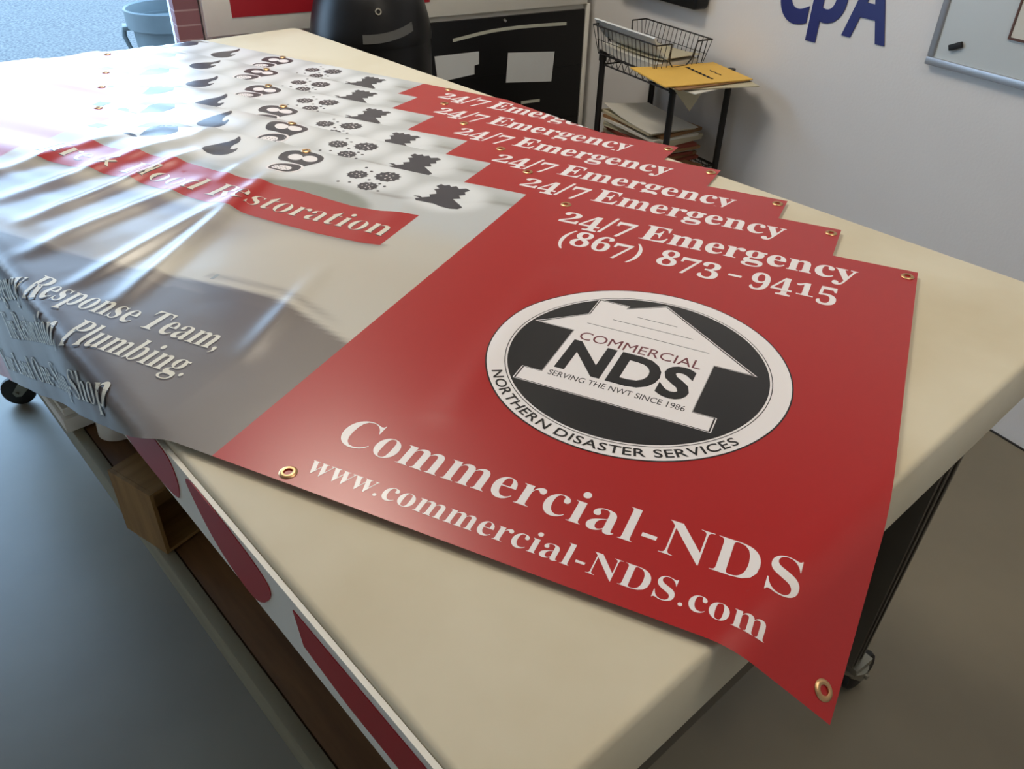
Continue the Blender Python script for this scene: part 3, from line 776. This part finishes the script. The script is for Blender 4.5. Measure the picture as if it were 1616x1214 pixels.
def sheet(cx, cy, z, lx, ly, a, th, name, label, cat, m, group=None, curl=0.0, curl_dir=(1, 0), extra=None, M0=SH, tilt=(0, 0)):
    t = None
    b = MB(); nx, ny = 10, 8; top = []
    for i in range(nx+1):
        for j in range(ny+1):
            x = lx*(i/nx-.5); y = ly*(j/ny-.5)
            q = (x*curl_dir[0]/(lx/2) + y*curl_dir[1]/(ly/2)); h = curl*max(0, q)**2 + x*tilt[0] + y*tilt[1]
            top.append((x, y, h))
    n1 = len(top); b.v = [Vector(p)+Vector((0, 0, th)) for p in top] + [Vector(p) for p in top]
    for i in range(nx):
        for j in range(ny):
            q = i*(ny+1)+j; f = (q, q+ny+1, q+ny+2, q+1); b.f.append(f); b.mi.append(0); b.f.append(tuple(n1+x for x in f[::-1])); b.mi.append(0)
    edge = [i*(ny+1) for i in range(nx+1)] + [nx*(ny+1)+j for j in range(1, ny+1)] + [i*(ny+1)+ny for i in range(nx-1, -1, -1)] + [j for j in range(ny-1, 0, -1)]
    for p, q in zip(edge, edge[1:]+edge[:1]): b.f.append((p, n1+p, n1+q, q)); b.mi.append(0)
    o = b.build(name, m); o.matrix_world = M0 @ Matrix.Translation((cx, cy, z)) @ Matrix.Rotation(a, 4, 'Z')
    if label: tag(o, label, cat, group)
    return o
sheet(1.660, .205, .780, .330, .215, R(0), .028, 'paper_stack', 'thick stack of white papers lying in the black wire tray', 'papers', M_paper, curl=.006, curl_dir=(1, .4))
sheet(1.650, .185, .812, .310, .200, R(3), .0012, 'paper_sheet', 'loose cream sheet on top of the papers in the wire tray', 'paper', M_paper2, curl=.01, curl_dir=(-1, 0))
# papers bent up against the tray's front wall
b = MB(); n = 12
for i in range(n+1):
    q = i/n; 
    for xx in (1.50+.07*q*0, 1.86):
        yy = .235 + .085*q; zz = .812 + .085*q**1.6
        b.v.append(Vector((xx + (0.02 if xx > 1.7 else 0)*q, yy, zz)))
k = len(b.v)
b.v += [v + Vector((0, -.006, .004)) for v in b.v]
for i in range(n):
    b.f += [(2*i, 2*i+1, 2*i+3, 2*i+2), (k+2*i+2, k+2*i+3, k+2*i+1, k+2*i)]; b.mi += [0, 0]
for e in ((0, 1, k+1, k), (2*n, k+2*n, k+2*n+1, 2*n+1)): b.f.append(e); b.mi.append(0)
for i in range(n): b.f += [(2*i, 2*i+2, k+2*i+2, k+2*i), (2*i+1, k+2*i+1, k+2*i+3, 2*i+3)]; b.mi += [0, 0]
o = b.build('folder', M_label); o.matrix_world = SH; tag(o, 'grey-white folder curved up along the front side of the wire tray', 'folder')
# envelopes on the right half of the shelf top
e_ang = R(-28)
sheet(1.345, .215, .7765, .31, .235, R(-82), .003, 'paper_sheet', 'white sheet at the bottom of the envelope pile on the wire shelf', 'paper', M_paper, curl=.004)
sheet(1.330, .215, .7815, .33, .23, R(-106), .003, 'paper_sheet', 'cream sheet under the yellow envelope, second from the bottom', 'paper', M_paper2, curl=.004, curl_dir=(-1, 0))
sheet(1.355, .230, .7865, .33, .24, R(-92), .004, 'envelope', 'brown envelope just under the top yellow envelope', 'envelope', M_kraft, curl=.003)
en = thing('manila_envelope', 'large yellow manila envelope with black writing on top of the pile', 'envelope', SH @ Matrix.Translation((1.372, .238, .792)) @ Matrix.Rotation(R(-98), 4, 'Z'))
q = sheet(0, 0, 0, .36, .25, 0, .004, 'envelope_body', None, None, M_manila, curl=.006, curl_dir=(-.7, .3), M0=Matrix.Identity(4)); q.parent = en; 
mk = MB()
pts = [(.035+.004*sin(i*2.1), -.085+i*.0085) for i in range(21)]
for p0, p1 in zip(pts, pts[1:]):
    mk.add([(p0[0]-.005, p0[1], .0056), (p0[0]+.006, p0[1], .0056), (p1[0]+.006, p1[1], .0056), (p1[0]-.005, p1[1], .0056)], [(0, 1, 2, 3)])
mk.build('stamped_line', M_ink, en)
mk = MB()
pts = [(.095+.003*sin(i*1.7), -.05+i*.009) for i in range(9)]
for p0, p1 in zip(pts, pts[1:]):
    mk.add([(p0[0]-.002, p0[1], .0056), (p0[0]+.003, p0[1], .0056), (p1[0]+.003, p1[1], .0056), (p1[0]-.002, p1[1], .0056)], [(0, 1, 2, 3)])
mk.build('written_line', M_ink, en)
# paper hanging over the shelf's end
hp = MB(); T = [Vector((1.362, .345, .781)), Vector((1.362, .135, .781)), Vector((1.357, .232, .665))]
hp.v = T + [v+Vector((-.0012, 0, 0)) for v in T]; hp.f = [(0, 1, 2), (5, 4, 3), (0, 3, 4, 1), (1, 4, 5, 2), (2, 5, 3, 0)]; hp.mi = [0]*5
o = hp.build('paper_sheet', M_paper2); o.matrix_world = SH; tag(o, 'triangular corner of a sheet hanging down over the end of the wire shelf', 'paper')
# papers on the lower deck
random.seed(5)
z = .4235
cols = [M_redpaper, M_kraft, M_redpaper, M_paper2, M_kraft, M_redpaper, M_paper2, M_paper2, M_paper, M_kraft, M_paper2, M_paper]
desc = ['red card folder at the very bottom of the paper pile on the lower deck', 'brown card folder second from the bottom of the lower-deck pile', 'dark red card folder third from the bottom of the lower-deck pile', 'cream paper bundle fourth from the bottom of the lower-deck pile',
        'brown folder fifth from the bottom of the lower-deck pile', 'red folder sixth from the bottom of the lower-deck pile', 'cream paper bundle seventh from the bottom of the lower-deck pile', 'cream paper bundle eighth from the bottom of the lower-deck pile',
        'white paper bundle fourth from the top of the lower-deck pile', 'brown folder third from the top of the lower-deck pile', 'cream paper bundle second from the top of the lower-deck pile', 'white paper topmost on the lower-deck pile, curling at one corner']
for i in range(12):
    th = random.choice((.010, .013, .012)); 
    if i == 11: th = .003
    sheet(1.64+random.uniform(-.014, .014), .172+random.uniform(-.012, .012), z, .345, .225, R(random.uniform(-7, 7)), th, 'paper_stack' if 'bundle' in desc[i] else ('folder' if 'folder' in desc[i] else 'paper_sheet'), desc[i], 'papers', cols[i], 'papers piled on the lower shelf deck', curl=.012 if i == 11 else 0.0, curl_dir=(1, .5))
    z += th + .0006
sheet(1.425, .19, .4235, .13, .16, R(20), .006, 'kraft_envelope', 'small brown envelope beside the paper pile on the lower deck', 'envelope', M_kraft)

# ---------------------------------------------------------------- on the right wall
sgn = thing('wall_lettering', 'dark blue cut vinyl letters on the white wall left of the whiteboard', 'sign', MW @ Matrix.Translation((1.24, .0005, .99)) @ Matrix.Rotation(R(180), 4, 'Z'))
def wall_glyph(ch, x0, x1, z0, z1, bold):
    vs, fs = glyph_mesh(ch, bold, 14); a, b_, c_, d_ = bbox(vs)
    V = [((p[0]-a)/(b_-a)*(x1-x0)+x0, -.003, (p[1]-c_)/(d_-c_)*(z1-z0)+z0) for p in vs]
    V2 = [(p[0], -.0005, p[2]) for p in V]; n = len(V)
    m = MB().add(V+V2, [tuple(f) for f in fs]); 
    bm = bmesh.new(); bv = [bm.verts.new(p) for p in V]
    for f in fs:
        try: bm.faces.new([bv[i] for i in f])
        except ValueError: pass
    r = bmesh.ops.extrude_face_region(bm, geom=bm.faces[:])
    for e in r['geom']:
        if isinstance(e, bmesh.types.BMVert): e.co.y += .0025
    bmesh.ops.recalc_face_normals(bm, faces=bm.faces)
    me = bpy.data.meshes.new('letter'); bm.to_mesh(me); bm.free(); me.materials.append(M_navy)
    o = bpy.data.objects.new('letter', me); C.objects.link(o); o.parent = sgn; return o
wall_glyph('c', .005, .138, -.003, .175, .03)
wall_glyph('p', .150, .285, -.043, .175, .03)
wall_glyph('A', .292, .462, 0, .235, .025)

wbd = thing('whiteboard', 'aluminium framed whiteboard hanging on the white wall', 'whiteboard', MW @ Matrix.Translation((.615, .0, .977)))
MB().box(-1.35, -.018, .004, .014, .018, .95).build('board_face', M_board, wbd)
fr = MB()
fr.box(-1.37, 0, .002, .022, 0, .022).box(-.020, 0, .002, .020, .0225, .97).box(-1.37, -1.35, .002, .020, .0225, .97).box(-1.37, 0, .002, .020, .9705, .99)
fr.build('frame', M_alu, wbd, bevel=.003)
tag(MB().box(-.020, .020, .0, .010, -.008, .008).build('magnet', M_rubber, bevel=.002), 'small black magnet on the lower left of the whiteboard', 'magnet').matrix_world = MW @ Matrix.Translation((.535, .0145, 1.042)) @ Matrix.Rotation(R(25), 4, 'Y')
pf = thing('framed_notice', 'brown edged paper notice fixed on the whiteboard', 'notice', MW @ Matrix.Translation((.395, .0145, 1.088)))
MB().box(-.26, -.006, .0, .003, .006, .34).build('notice_sheet', M_paper, pf)
MB().box(-.266, 0, .0, .005, 0, .0055).box(-.0055, 0, .0, .005, .0056, .346).box(-.266, -.2605, .0, .005, .0056, .346).box(-.266, 0, 0, .005, .3461, .352).build('notice_border', M_brownframe, pf)

spk = thing('wall_monitor', 'black rounded box mounted on the wall above the wire shelf', 'monitor', MW @ Matrix.Translation((1.585, .004, .958)))
MB().prism(rrect(0, .52, 0, .33, .02), -.06, 0, M=Matrix.Rotation(R(90), 4, 'X')).build('housing', M_blackplastic, spk, bevel=.006)
MB().box(.02, .50, .0602, .0615, .03, .31).build('screen', M_blackpanel, spk)
